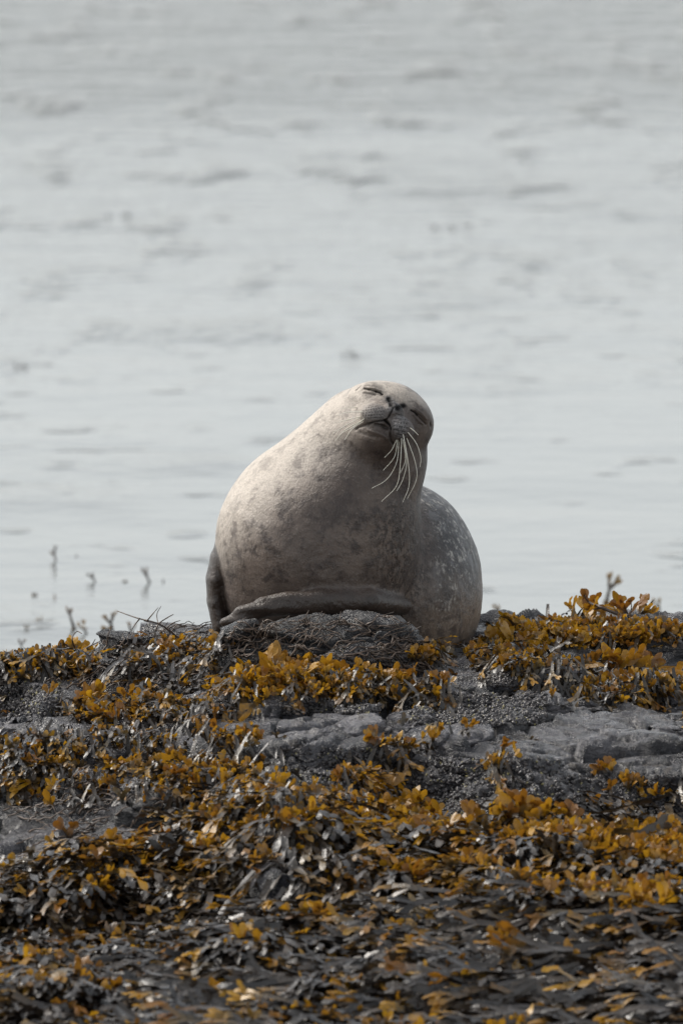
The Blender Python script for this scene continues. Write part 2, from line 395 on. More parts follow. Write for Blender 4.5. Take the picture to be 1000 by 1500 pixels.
def boulder(name, px, py, Y, hw, hh, dy, label, mat=None, rot=0, roll=0, sq=2.6, n=36, k=0, amp=1.0, cat='rock', cuts=12):
    """px,py = centre in the photo, hw/hh half width and height in photo px, dy half depth in m"""
    V0, F = CS[n]; c = at(px, py, Y)
    V = V0 / (np.sum(np.abs(V0) ** sq, axis=1) ** (1 / sq))[:, None]
    V = V * np.array([hw * S, dy, hh * S])
    lo = V + 11.3 * k
    V = V * (1 + .16 * fbm(lo, 5, 3, 70 + k))[:, None]
    cg = np.random.default_rng(100 + k)
    for _ in range(cuts):
        nn = cg.normal(size=3); nn /= np.linalg.norm(nn); ex = (V @ nn).max() * cg.uniform(.62, .88); V = V - nn * np.maximum(V @ nn - ex, 0)[:, None] * .92
    cr, sr = math.cos(R(roll)), math.sin(R(roll)); V = V @ np.array([[cr, 0, sr], [0, 1, 0], [-sr, 0, cr]]).T
    cr, sr = math.cos(R(rot)), math.sin(R(rot)); V = V @ np.array([[cr, -sr, 0], [sr, cr, 0], [0, 0, 1]]).T
    Wd = V + c
    Wd = rock_relief(Wd, vnormals(Wd, F), amp * 1.1, k)
    ALLV.append(Wd); ALLF.append(F)
    obj(name, mesh_np(name, Wd - c, F), mat or M_rock, label=label, cat=cat, loc=c, kind='thing')
boulder('rock', 462, 968, -.42, 168, 74, .24, 'dark wiry-weeded hump of rock under the seal\'s chest and flipper', M_rock_dark, n=64, k=1, sq=2.2, amp=.9, cuts=7)
boulder('boulder', 45, 1012, -.15, 70, 58, .16, 'black rounded boulder at the left edge below the waterline weeds', M_rock_dark, n=64, k=2, rot=20)
boulder('rock', 8, 1075, -.62, 34, 32, .1, 'small smooth pale rock cut by the left edge of the view', M_rock_pale, k=3)
boulder('rock', 495, 1030, -.80, 62, 28, .12, 'grey blocky rock directly above the pale slab, under the golden band', M_rock, k=4, sq=3.5)
boulder('rock', 428, 1042, -.88, 48, 24, .1, 'round-topped small rock beside the grey blocky rock', M_rock, k=5)
boulder('rock_slab', 505, 1085, -1.08, 140, 34, .18, 'long pale slab of wet rock below the golden seaweed band', M_rock_pale, n=64, k=6, sq=3.2, roll=2)
boulder('rock', 303, 1036, -.75, 50, 25, .12, 'pale-topped rock poking from brown seaweed left of centre', M_rock_pale, k=7)
boulder('rock', 140, 1108, -.98, 95, 30, .16, 'low broad grey rock among seaweed on the left', M_rock, k=8, n=64)
boulder('rock_slab', 760, 1000, -.40, 115, 28, .25, 'wet grey layered slab just right of the seal\'s rear', M_rock_pale, n=64, k=9, sq=3, roll=-6)
boulder('rock', 683, 985, -.32, 30, 20, .08, 'small knob of rock touching the weed below the seal\'s rear', M_rock, k=10)
boulder('boulder', 880, 1100, -1.05, 88, 42, .20, 'smooth grey boulder with a rounded top on the right ledge', M_rock, n=64, k=11, sq=2.3, amp=.5)
boulder('rock_slab', 945, 948, .38, 85, 20, .16, 'dark flat slab behind the golden weeds at the right edge', M_rock_dark, n=64, k=12, sq=3.5)
boulder('rock', 672, 1042, -.72, 85, 26, .14, 'dark mussel-covered block under the right-hand ledge', M_rock_dark, n=64, k=13, sq=3.5)
boulder('rock', 690, 1150, -1.32, 135, 55, .2, 'largest rock block with a barnacled front above the golden weed belt', M_rock, n=64, k=14, sq=3.4)
boulder('rock', 915, 1160, -1.35, 95, 42, .16, 'dark rock face with hanging weed near the right edge', M_rock_dark, n=64, k=15, sq=3.2)
boulder('stone', 988, 1012, -.28, 24, 14, .07, 'small pale stone by the right edge under golden weeds', M_rock_pale, k=16)
boulder('rock', 610, 1068, -1.0, 42, 20, .1, 'little grey rock at the right end of the pale slab', M_rock_pale, k=17)
boulder('rock', 245, 1200, -1.55, 70, 42, .14, 'bluish dark rock showing between weeds left of centre', M_rock_dark, k=18)
boulder('rock', 190, 955, .0, 62, 30, .14, 'dark rock on the skyline between dry stalks left of the seal', M_rock_dark, k=19, n=64)
boulder('rock', 320, 1075, -1.0, 40, 22, .1, 'pale small rock in the left weeds below the slab\'s left end', M_rock_pale, k=20)

boulder('rock_slab', 800, 1052, -.78, 95, 20, .16, 'flat grey slab with a straight front edge above the smooth grey boulder', M_rock, n=64, k=21, sq=4, roll=-3)
boulder('rock_slab', 880, 1028, -.50, 110, 16, .16, 'long thin grey slab under the golden weeds at right', M_rock_pale, n=64, k=22, sq=4, roll=-7)
boulder('rock_slab', 660, 1098, -1.22, 90, 22, .14, 'pale flat-topped slab resting on the largest rock block', M_rock_pale, n=64, k=23, sq=4, roll=-3)
boulder('rock', 570, 1015, -.62, 55, 16, .1, 'grey rock edge between the golden band and the mussel-covered block', M_rock, k=24, sq=3.5)
boulder('rock', 960, 1080, -1.0, 50, 26, .14, 'cracked grey rock at the right edge beside the smooth grey boulder', M_rock, k=25, sq=3.2, roll=10)

off = 0; FF = []
for V_, F_ in zip(ALLV, ALLF): FF.append(F_ + off); off += len(V_)
ROCKBVH = BVHTree.FromPolygons(np.concatenate(ALLV).tolist(), np.concatenate(FF).tolist())

# ------------------------------------------------------------------ seal: smooth-blended volume, surface nets
def sd_ell(P, c, r, Rm=None):
    Q = P - c
    if Rm is not None: Q = Q @ Rm.T
    r = np.array(r); k0 = np.linalg.norm(Q / r, axis=1); k1 = np.linalg.norm(Q / (r * r), axis=1)
    return k0 * (k0 - 1) / (k1 + 1e-9)
def sd_cone(P, a, b, ra, rb, sc3=None):
    if sc3 is not None: sc3 = np.array(sc3); P = P * sc3; a = a * sc3; b = b * sc3
    ab = b - a; t = np.clip(((P - a) @ ab) / (ab @ ab), 0, 1)
    return np.linalg.norm(P - a - t[:, None] * ab, axis=1) - (ra + (rb - ra) * t)
def smin(a, b, k):
    h = np.maximum(k - np.abs(a - b), 0) / k; return np.minimum(a, b) - h * h * k * .25
TH, RO = R(25), R(28)
Cc = np.array([0, -1.0, 0]); hl = np.array([math.cos(RO), 0, -math.sin(RO)]); hs_ = np.array([math.sin(RO), 0, math.cos(RO)])
hf = Cc * math.cos(TH) + hs_ * math.sin(TH); hu = hs_ * math.cos(TH) - Cc * math.sin(TH)
HR = np.stack([hl, hf, hu]); HC = at(569, 607, -.09)
def H(l, f, u): return HC + l * hl + f * hf + u * hu
A1, A2 = at(465, 795, .0), at(572, 622, -.07)
def chain(P, pts, sc3=None, k=.02):
    d = None
    for (p, r), (q, s) in zip(pts, pts[1:]):
        e = sd_cone(P, p, q, r, s, sc3); d = e if d is None else smin(d, e, k)
    return d
FL1 = [(at(590, 888, -.08), .022), (at(540, 882, -.222), .031), (at(470, 883, -.272), .032), (at(420, 885, -.28), .030), (at(385, 890, -.282), .026), (at(355, 902, -.28), .022), (at(332, 913, -.27), .015)]
FL2 = [(at(336, 788, .03), .028), (at(323, 818, .02), .028), (at(316, 848, .01), .027), (at(317, 880, .01), .026), (at(324, 916, .0), .024)]
def sdf(P):
    P = P.astype(np.float64)
    d = sd_ell(P, at(465, 795, 0), (.279, .265, .279))
    d = smin(d, sd_cone(P, A1, A2, .262, .112), .05)
    d = smin(d, sd_cone(P, at(430, 740, .0), at(530, 641, -.03), .161, .136), .03)
    d = smin(d, sd_ell(P, at(400, 866, .03), (.143, .20, .13)), .03)
    d = smin(d, sd_ell(P, at(504, 745, -.02), (.205, .21, .21)), .04)
    d = smin(d, sd_ell(P, at(536, 648, -.02), (.146, .16, .146)), .03)
    d = smin(d, sd_ell(P, at(549, 674, -.03), (.142, .155, .145)), .03)
    # rear body going back and to the right, then the hidden tail end
    r_ = sd_ell(P, at(590, 866, .30), (.222, .34, .305))
    r_ = smin(r_, sd_cone(P, at(575, 850, .35), at(640, 905, .98), .20, .085), .08)
    for sx in (-1, 1):
        r_ = smin(r_, sd_cone(P, at(640, 905, .98), at(650 + sx * 28, 912, 1.28), .05, .030, (.55, 1, 2.2)), .04)
    d = smin(d, r_, .035)
    # head
    h = sd_ell(P, HC, (.122, .098, .079), HR)
    h = smin(h, sd_ell(P, H(0, .075, -.048), (.062, .070, .046), HR), .03)
    for s in (-1, 1):
        h = smin(h, sd_ell(P, H(s * .038, .126, -.069), (.042, .040, .034), HR), .009)
        h = smin(h, sd_ell(P, H(s * .066, .050, .022), (.036, .034, .022), HR), .015)
    h = smin(h, sd_ell(P, H(0, .140, -.035), (.029, .027, .025), HR), .010)
    h = smin(h, sd_ell(P, H(0.002, .090, -.106), (.042, .048, .026), HR), .012)
    h = smin(h, sd_ell(P, H(0, .02, -.085), (.095, .09, .07), HR), .04)
    d = smin(d, h, .035)
    # flattened underside
    dp = (.02 - .22 * smooth(-.25, .35, P[:, 1]) - P[:, 2]) - .10
    d = np.maximum(d, dp * .9)
    f1 = chain(P, FL1, (1, 1.35, 1), .006) - .003
    d = smin(d, f1 * .8, .018)
    f2 = chain(P, FL2, (1, .42, 1), .005) - .001
    return smin(d, f2, .010)
def surface_nets(fn, lo, hi, h, b=8):
    n = np.ceil((hi - lo) / h / b).astype(int) * b
    nb = n // b; F = np.empty(n, np.float32)
    bi = np.stack(np.meshgrid(*[np.arange(q) for q in nb], indexing='ij'), -1).reshape(-1, 3)
    cv = fn(lo + (bi * b + (b - 1) / 2) * h)
    F.reshape(nb[0], b, nb[1], b, nb[2], b)[:] = np.where(cv < 0, -1, 1).reshape(*nb)[:, None, :, None, :, None]
    act = bi[np.abs(cv) < h * b * 1.35 + .012]
    o = np.stack(np.meshgrid(*[np.arange(b)] * 3, indexing='ij'), -1).reshape(-1, 3)
    for s in range(0, len(act), 1500):
        q = (act[s:s + 1500, None, :] * b + o[None]).reshape(-1, 3)
        F[q[:, 0], q[:, 1], q[:, 2]] = fn(lo + q * h)
    sg = F < 0; c = np.zeros(n - 1, np.int8)
    sl = lambda a, d: a[d[0]:n[0] - 1 + d[0], d[1]:n[1] - 1 + d[1], d[2]:n[2] - 1 + d[2]]
    cs = [(i, j, k) for i in (0, 1) for j in (0, 1) for k in (0, 1)]
    for d in cs: c += sl(sg, d)
    cell = np.argwhere((c > 0) & (c < 8)); vid = np.full(n - 1, -1, np.int32); vid[tuple(cell.T)] = np.arange(len(cell))
    acc = np.zeros((len(cell), 3)); cnt = np.zeros(len(cell))
    for p in cs:
        for ax in range(3):
            if p[ax]: continue
            q = list(p); q[ax] = 1
            a = F[tuple((cell + p).T)].astype(float); bb = F[tuple((cell + q).T)].astype(float)
            mm = (a < 0) != (bb < 0); t = np.where(mm, a / (a - bb + 1e-12), 0)
            pt = np.array(p, float) + t[:, None] * (np.array(q) - np.array(p)); acc += pt * mm[:, None]; cnt += mm
    V = lo + (cell + acc / cnt[:, None]) * h
    faces = []
    for ax in range(3):
        u, v = (ax + 1) % 3, (ax + 2) % 3
        s0 = [slice(None)] * 3; s1 = [slice(None)] * 3; s0[ax] = slice(0, -1); s1[ax] = slice(1, None)
        e = np.argwhere(sg[tuple(s0)] != sg[tuple(s1)])
        e = e[(e[:, u] > 0) & (e[:, v] > 0) & (e[:, u] < n[u] - 1) & (e[:, v] < n[v] - 1)]
        du = np.zeros(3, int); du[u] = 1; dv = np.zeros(3, int); dv[v] = 1
        q = np.stack([vid[tuple((e - du - dv).T)], vid[tuple((e - dv).T)], vid[tuple(e.T)], vid[tuple((e - du).T)]], 1)
        fl = ~sg[tuple(e.T)]; q[fl] = q[fl][:, ::-1]; faces.append(q)
    return V, np.concatenate(faces)
SV, SF = surface_nets(sdf, np.array([-.46, -.42, -.36]), np.array([.50, 1.42, .70]), .0034)
def lap(V, F, it, lam=.5, mask=None):
    E = np.unique(np.sort(np.concatenate([F[:, [i, (i + 1) % F.shape[1]]] for i in range(F.shape[1])]), 1), axis=0)
    deg = np.bincount(E.ravel(), minlength=len(V)).clip(1)
    for _ in range(it):
        A = np.zeros_like(V)
        for q in range(3):
            A[:, q] = np.bincount(E[:, 0], V[E[:, 1], q], len(V)) + np.bincount(E[:, 1], V[E[:, 0], q], len(V))
        dd = (A / deg[:, None] - V) * lam
        if mask is not None: dd *= mask[:, None]
        V = V + dd
    return V
SV = lap(SV, SF, 4)
# finer mesh over the face
bm = bmesh.new(); me0 = mesh_np('t', SV, SF); bm.from_mesh(me0)
fc = H(0, .07, -.02)
ed = [e for e in bm.edges if (Vector(fc) - e.verts[0].co).length < .125 and e.verts[0].co.y < -.05 and (Vector(fc) - e.verts[1].co).length < .125]
bmesh.ops.subdivide_edges(bm, edges=ed, cuts=1, use_grid_fill=True)
bmesh.ops.triangulate(bm, faces=[f for f in bm.faces])
bm.to_mesh(me0); bm.free()
SV = np.empty(len(me0.vertices) * 3, np.float32); me0.vertices.foreach_get('co', SV); SV = SV.reshape(-1, 3).astype(float)
SF = np.empty(len(me0.polygons) * 3, np.int32); me0.polygons.foreach_get('vertices', SF); SF = SF.reshape(-1, 3)
SV = lap(SV, SF, 3)
bpy.data.meshes.remove(me0)
SBVH = BVHTree.FromPolygons(SV.tolist(), SF.tolist())
def hit(px, py, bvh=None):
    r = (bvh or SBVH).ray_cast(Vector(CAM), Vector(ray(px, py)))
    return None if r[0] is None else np.array(r[0])
def trace(pts, step=1.0):
    L = []
    for (x0, y0), (x1, y1) in zip(pts, pts[1:]):
        n = max(2, int(math.hypot(x1 - x0, y1 - y0) / step))
        for i in range(n + 1):
            p = hit(x0 + (x1 - x0) * i / n, y0 + (y1 - y0) * i / n)
            if p is not None: L.append(p)
    return np.array(L)
def dist_to(pts, rad):
    c = pts.mean(0); R_ = np.linalg.norm(pts - c, axis=1).max() + rad
    near = np.where(np.linalg.norm(SV - c, axis=1) < R_)[0]; d = np.full(len(SV), 9.0)
    for s in range(0, len(near), 4000):
        q = near[s:s + 4000]; d[q] = np.sqrt(((SV[q, None] - pts[None]) ** 2).sum(2)).min(1)
    return d
paint = np.zeros((len(SV), 3)); coat = np.zeros((len(SV), 3)); disp = np.zeros(len(SV))
Z1 = lambda L: [(x / 5.5556 + 480, y / 5.5556 + 540) for x, y in L]     # close-up coordinates to photo pixels
def carve(L, depth, sig, dark=0.0, dsig=None):
    p = trace(Z1(L), .6)
    if len(p) == 0: return
    d = dist_to(p, .03); global disp
    disp -= depth * np.exp(-(d / sig) ** 2)
    if dark: paint[:, 1] = np.maximum(paint[:, 1], dark * np.exp(-(d / (dsig or sig)) ** 4))
def pad(L, sig, ch, amt):
    p = trace(Z1(L), 1.5); d = dist_to(p, sig * 3); paint[:, ch] = np.maximum(paint[:, ch], amt * np.exp(-(d / sig) ** 2))
# eyes: closed lids with a dark slit and folds above and below
carve([(292, 163), (340, 172), (395, 186)], .0045, .0030, .8, .0022)
carve([(385, 184), (415, 192), (442, 207)], .0045, .0034, .95, .0036)
carve([(290, 198), (340, 206), (385, 214)], .0020, .0026, .35, .002)
carve([(300, 140), (350, 138), (400, 150)], .0014, .0030)
carve([(352, 178), (400, 196), (425, 208)], -.0028, .0028)
carve([(320, 154), (380, 160), (430, 180)], -.0022, .003)
carve([(678, 338), (705, 352), (730, 378)], .0045, .0030, .95, .0036)
carve([(730, 378), (760, 412), (798, 452)], .0040, .0028, .7, .0020)
carve([(712, 345), (760, 390), (785, 420)], .0016, .0022, .5, .0018)
carve([(690, 375), (730, 420), (770, 450)], -.0026, .0028)
carve([(705, 318), (760, 360), (800, 410)], -.0020, .003)
carve([(660, 270), (700, 265), (730, 290)], .0012, .003, .25, .003)
# nostrils
carve([(494, 243), (505, 268), (514, 296)], .0035, .0045, 1, .0088)
carve([(564, 322), (588, 310), (618, 300)], .0040, .0045, 1, .0092)
carve([(530, 262), (548, 285), (556, 300)], -.0015, .004)
# philtrum and mouth, with the lip shadow darkened into the colour
carve([(533, 320), (520, 345), (500, 385), (472, 425)], .0035, .0028, .85, .0026)
carve([(472, 427), (420, 436), (370, 447), (320, 460)], .0080, .0046, .85, .0034)
carve([(320, 460), (275, 470), (245, 478), (228, 492)], .005, .004, .4, .003)
carve([(472, 427), (495, 460), (504, 490)], .009, .0044, .95, .0044)
carve([(504, 490), (507, 545), (515, 590), (535, 618)], .005, .0034, .55, .0024)
carve([(380, 462), (440, 466), (480, 485)], .0060, .0050, .6, .0050)
carve([(330, 500), (400, 520), (450, 540), (480, 570)], -.0045, .006)
carve([(260, 520), (330, 545), (400, 560)], .002, .006, .3, .004)
# whisker pads: rows of pits
for r_, (a, b) in enumerate([((330, 300), (440, 265)), ((300, 320), (455, 290)), ((285, 342), (462, 315)), ((275, 364), (468, 342)), ((285, 386), (465, 368)), ((320, 405), (455, 394))]):
    for i in range(8):
        t = (i + .5 * (r_ % 2)) / 8; x, y = a[0] + (b[0] - a[0]) * t, a[1] + (b[1] - a[1]) * t
        carve([(x - 1, y), (x + 4, y + 2)], .0012, .0015, .8, .0014)
for r_, (a, b) in enumerate([((560, 370), (640, 390)), ((545, 400), (655, 420)), ((535, 430), (655, 450)), ((530, 462), (650, 482)), ((540, 495), (640, 515)), ((550, 530), (630, 540))]):
    for i in range(6):
        t = (i + .5 * (r_ % 2)) / 6; x, y = a[0] + (b[0] - a[0]) * t, a[1] + (b[1] - a[1]) * t
        carve([(x - 1, y), (x + 4, y + 2)], .0012, .0015, .8, .0014)
# ears
carve([(833, 440), (838, 470)], .004, .0035, .9, .003)
carve([(228, 172), (252, 150), (268, 138)], .002, .003, .9, .0022)
# pigment of the muzzle and lips
pad([(360, 330), (440, 340), (420, 390), (330, 370)], .024, 0, .6)
pad([(590, 400), (600, 470), (590, 530), (560, 440)], .022, 0, .85)
pad([(500, 250), (560, 300), (600, 310), (510, 330)], .014, 0, .95)
pad([(250, 495), (350, 500), (450, 530), (500, 600)], .013, 2, .45)
pad([(497, 262), (540, 290), (590, 318)], .013, 1, .70)
NV = vnormals(SV, SF)
# skin folds where neck and body crumple, faint unevenness elsewhere
disp += .0022 * fbm(SV, (9, 9, 14), 3, 81) + .0007 * fbm(SV, 45, 3, 85)
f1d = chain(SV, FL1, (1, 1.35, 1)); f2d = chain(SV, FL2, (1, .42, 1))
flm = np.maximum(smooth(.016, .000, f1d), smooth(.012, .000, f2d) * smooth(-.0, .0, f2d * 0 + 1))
# finger ridges along the front flipper
tpx, tpy = project(SV)
dig = np.sin((tpy - 862 - (tpx - 320) * .04) / 3.4) * smooth(470, 380, tpx) * (f1d < .012)
disp += .0022 * dig
SV = SV + NV * disp[:, None]
lipd = paint[:, 2].copy()
paint[:, 2] = np.clip(np.maximum(lipd, 0) + flm * (.50 + .50 * smooth(860, 876, tpy + 6 * fbm(SV, 20, 2, 90)) + .6 * (f2d < .01)), 0, 1)  # dark flipper skin; lit top rim of the front one painted in paler
x_, y_, z_ = SV.T
rear = smooth(.0, .10, sd_ell(SV, at(465, 795, 0), (.279, .265, .279)) - .0) * smooth(.05, .18, x_) * smooth(-.12, .05, y_)
coat[:, 0] = np.clip(np.maximum(rear, smooth(.18, .34, y_ + .05 * fbm(SV, 6, 2, 93))), 0, 1)
coat[:, 1] = smooth(.02, .16, x_ + .05 * fbm(SV, 6, 3, 94)) * smooth(.40, .28, z_) * (1 - coat[:, 0])
pn = (z_ - .42) * 1.1 - (x_ + .02) * 1.1 + .04 * fbm(SV, 5, 3, 95)
coat[:, 2] = np.clip(smooth(-.06, .24, pn) * .95 + .55 * smooth(.105, .06, np.linalg.norm(SV - H(0, .03, .05), axis=1)), 0, 1) * (1 - coat[:, 0])  # pale coat, brightened to upper left with the sunlight on the neck painted in
SEAL0 = at(520, 905, .1)
seal = obj('seal', None, label='pale spotted harbour seal with closed eyes and head tilted back, resting on the weedy rocks', cat='seal', loc=SEAL0)
me = mesh_np('body', SV - SEAL0, SF)
attr(me, 'paint', paint); attr(me, 'coat', coat)
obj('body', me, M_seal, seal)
SBVH = BVHTree.FromPolygons(SV.tolist(), SF.tolist())

def tube(P, r0, r1, sides=5):
    P = np.array(P, float); n = len(P); T = np.gradient(P, axis=0); T /= np.linalg.norm(T, axis=1, keepdims=True) + 1e-9
    up = np.array([.31, .93, .2]); V = []
    for i in range(n):
        a = np.cross(T[i], up); a /= np.linalg.norm(a) + 1e-9; b = np.cross(T[i], a); r = r0 + (r1 - r0) * i / (n - 1)
        for s in range(sides):
            q = 2 * math.pi * s / sides; V.append(P[i] + r * (a * math.cos(q) + b * math.sin(q)))
    F = [[i * sides + s, i * sides + (s + 1) % sides, (i + 1) * sides + (s + 1) % sides, (i + 1) * sides + s] for i in range(n - 1) for s in range(sides)]
    return np.array(V), np.array(F)
def spline(pts, n=14):
    pts = [np.array(p, float) for p in pts]; L = []
    E = [2 * pts[0] - pts[1]] + pts + [2 * pts[-1] - pts[-2]]
    for i in range(1, len(E) - 2):
        for j in range(n):
            t = j / n; a, b, c, d = E[i - 1:i + 3]
            L.append(.5 * ((2 * b) + (-a + c) * t + (2 * a - 5 * b + 4 * c - d) * t * t + (-a + 3 * b - 3 * c + d) * t ** 3))
    L.append(pts[-1]); return np.array(L)
WH = [[(560, 575), (520, 660), (460, 725)], [(568, 575), (540, 720), (450, 828)], [(578, 590), (560, 760), (480, 900), (355, 975)],
      [(600, 560), (590, 760), (560, 950), (437, 1080)], [(620, 570), (640, 760), (610, 900), (560, 995)], [(610, 520), (655, 780), (660, 950), (610, 1087)],
      [(640, 560), (710, 760), (720, 900), (645, 1060)], [(645, 510), (720, 610), (755, 720), (750, 800)], [(610, 570), (630, 740), (590, 850)], [(665, 480), (700, 505), (735, 540)],
      [(285, 352), (160, 355), (55, 385)], [(270, 390), (160, 415), (60, 445)], [(272, 395), (140, 465), (40, 525)], [(268, 425), (150, 490), (60, 585)],
      [(290, 430), (200, 490), (135, 580)], [(240, 316), (170, 318), (100, 328)], [(300, 405), (210, 470), (120, 520)]]
for L in WH:
    pp = spline([(x, y, 0) for x, y in Z1(L)], 6); root = hit(pp[0][0], pp[0][1])
    if root is None: continue
    W3 = [root + FW * .004]; yy = root[1]
    for i, (px, py, _) in enumerate(pp[1:]):
        h = hit(px, py); yy = min(yy - .0012, (h[1] if h is not None else 9) - min(.006 + .003 * i, .03)); W3.append(at(px, py, yy))
    W3 = np.array(W3); k = np.ones(3) / 3
    for _ in range(2): W3[1:-1, 1] = (W3[:-2, 1] + W3[1:-1, 1] + W3[2:, 1]) / 3
    V, F = tube(W3, .0014 if L[0][0] < 320 else .00105, .0005); obj('whisker', mesh_np('whisker', V - SEAL0, F), M_whisker, seal)

# ------------------------------------------------------------------ seaweed
def make_frond(r, kind):
    """forked flat blade; x width, z growth, y face normal. returns V,F(quads),tip"""
    V, F, T = [], [], []
    def strap(p, ang, L, w0, w1, bend, rows, t0, t1, endround, curl):
        base = len(V); ph = ang; x, y, z = p; pit = bend * .3
        for i in range(rows + 1):
            t = i / rows; w = w0 + (w1 - w0) * math.sin(min(1, t * 1.35) * math.pi / 2)
            w *= 1 + .22 * (r.random() - .5)
            if endround and t > .6: w *= math.sqrt(max(0.03, 1 - ((t - .6) / .42) ** 2))
            dx, dz = math.cos(ph), -math.sin(ph)
            cu = curl * t
            rip = .32 * w * math.sin(t * 7 + r.random() * 2)
            V.append((x - dx * w, y + cu * w + rip, z - dz * w)); V.append((x, y - .12 * w, z)); V.append((x + dx * w, y + cu * w * .6 - rip, z + dz * w))
            T.extend([t0 + (t1 - t0) * t] * 3)
            if i < rows:
                s = L / rows; ph += (r.random() - .5) * .25; pit += bend / rows
                x += math.sin(ph) * math.cos(pit) * s; z += math.cos(ph) * math.cos(pit) * s; y += math.sin(pit) * s
                b = base + 3 * i; F.append((b, b + 1, b + 4, b + 3)); F.append((b + 1, b + 2, b + 5, b + 4))
        return (x, y, z), ph
    if kind == 'up':
        L = .012 + .018 * r.random(); p, ph = strap((0, 0, 0), r.uniform(-.4, .4), L, .004, .007, r.uniform(-.4, .6), 3, 0, .45, False, 0)
        n = r.choice([2, 2, 3])
        for j in range(n):
            a = ph + (j - (n - 1) / 2) * r.uniform(.55, .95) + r.uniform(-.15, .15)
            if r.random() < .45:
                q, pa = strap(p, a, r.uniform(.018, .03), .005, r.uniform(.007, .010), r.uniform(-.5, .7), 2, .45, .7, False, r.uniform(-.5, .5))
                for e in (-1, 1): strap(q, pa + e * r.uniform(.25, .5), r.uniform(.02, .036), .006, r.uniform(.007, .011), r.uniform(-.7, .9), 4, .7, 1, True, r.uniform(-.7, .7))
            else: strap(p, a, r.uniform(.03, .058), .005, r.uniform(.0075, .0125), r.uniform(-.8, 1.1), 5, .45, 1, True, r.uniform(-.8, .8))
    else:
        L = .07 + .07 * r.random(); p, ph = strap((0, 0, 0), r.uniform(-.3, .3), L, .005, .009, r.uniform(-.6, .1), 4, 0, .4, False, r.uniform(-.5, .5))
        for j in range(2):
            a = ph + (j - .5) * r.uniform(.5, 1.0)
            q, pa = strap(p, a, r.uniform(.035, .065), .006, r.uniform(.007, .011), r.uniform(-.9, .2), 3, .4, .7, False, r.uniform(-.6, .6))
            if r.random() < .8:
                strap(q, pa - .35, r.uniform(.03, .055), .007, r.uniform(.007, .011), r.uniform(-.8, .3), 4, .7, 1, True, r.uniform(-.8, .8))
                strap(q, pa + .35, r.uniform(.03, .05), .007, r.uniform(.007, .0105), r.uniform(-.8, .3), 4, .7, 1, True, r.uniform(-.8, .8))
    return np.array(V), np.array(F), np.array(T)
pr = random.Random(3)
UPF = [make_frond(pr, 'up') for _ in range(22)]; DRF = [make_frond(pr, 'drape') for _ in range(22)]
def frame(d, n):
    d = d / np.linalg.norm(d); x = np.cross(n, d); l = np.linalg.norm(x)
    if l < 1e-3: x = np.cross(np.array([.3, .8, .1]), d); l = np.linalg.norm(x)
    x /= l; y = np.cross(d, x); return np.stack([x, y, d])       # rows: x, y(normal), z(dir)
def place(proto, p, d, n, s):
    V, F, T = proto; return (V * s) @ frame(d, n) + p, F, T
def rot_pick(d, n, a):
    """turn n about d by a"""
    d = d / np.linalg.norm(d); n = n - d * (n @ d); n /= np.linalg.norm(n) + 1e-9
    return n * math.cos(a) + np.cross(d, n) * math.sin(a)

# where weed grows: (px, py, rx, ry, density, gold share)
ZONES = [
 (760, 1262, 330, 52, 1.0, .50), (500, 1205, 150, 40, .95, .62), (400, 1170, 150, 30, .7, .4), (850, 1225, 200, 22, .9, .8),
 (500, 1440, 800, 175, 1.0, .07), (200, 1310, 320, 62, .95, .16), (900, 1350, 220, 45, .9, .30), (560, 1290, 120, 40, .9, .45), (300, 1240, 180, 24, .85, .45),
 (430, 982, 105, 16, 1.0, .93), (560, 985, 90, 15, .9, .85), (385, 985, 60, 16, .8, .8),
 (215, 1022, 120, 16, .6, .45), (280, 1100, 120, 26, .6, .35), (110, 1132, 120, 16, .5, .5), (30, 1095, 70, 30, .7, .35), (130, 1062, 120, 14, .6, .3), (330, 1062, 40, 16, .7, .6), (340, 1145, 90, 28, .55, .45),
 (850, 908, 170, 13, 1.0, .75), (740, 930, 50, 28, 1.0, .6), (785, 955, 50, 16, .7, .45), (935, 988, 80, 16, .9, .65), (840, 965, 30, 14, .5, .6),
 (550, 1108, 50, 26, .85, .5), (735, 1100, 28, 9, .7, .8), (940, 1132, 60, 9, .8, .7), (620, 935, 45, 12, .75, .75), (640, 1000, 40, 8, .5, .7), (880, 1185, 130, 30, .35, .05),
 (98, 950, 50, 13, .9, .7), (20, 955, 40, 10, .6, .4), (310, 930, 50, 14, .45, .2), (230, 930, 60, 12, .25, .3), (590, 1075, 60, 8, .5, .6), (270, 965, 110, 30, .35, .2),
 (1080, 1050, 60, 90, .6, .5), (-80, 1050, 60, 90, .6, .4)]
def zone(px, py, jx):
    d = 0.004; g = .3
    if 335 < px < 610 and py < 948 + jx * 6: return 0, .1
    for (cx, cy, rx, ry, de, go) in ZONES:
        q = ((px - cx) / rx) ** 2 + ((py - cy) / ry) ** 2
        e = de * max(0, min(1, (1.25 + jx * .5 - q) / .5))
        if e > d: d, g = e, go
    return d, g
def shoot(x, y, el, az, L=3.0):
    dr = np.array([math.sin(az) * math.cos(el), -math.cos(az) * math.cos(el), math.sin(el)])
    ix = min(max(np.searchsorted(XS, x) - 1, 0), nx - 2); iy = min(max(np.searchsorted(YS, y) - 1, 0), ny - 2)
    b = np.array([x, y, P3[iy * nx + ix, 2]])
    h = ROCKBVH.ray_cast(Vector(b + dr * L), Vector(-dr))
    return (None, None) if h[0] is None else (np.array(h[0]), np.array(h[1]) * (1 if h[1].dot(Vector(dr)) > 0 else -1))
NTRY = 125000
xr = rng.uniform(-1.55, 1.6, NTRY); yr = rng.uniform(-4.7, 1.15, NTRY); el = np.radians(rng.uniform(5, 75, NTRY)); az = np.radians(rng.uniform(-30, 30, NTRY)); u = rng.random((NTRY, 8))
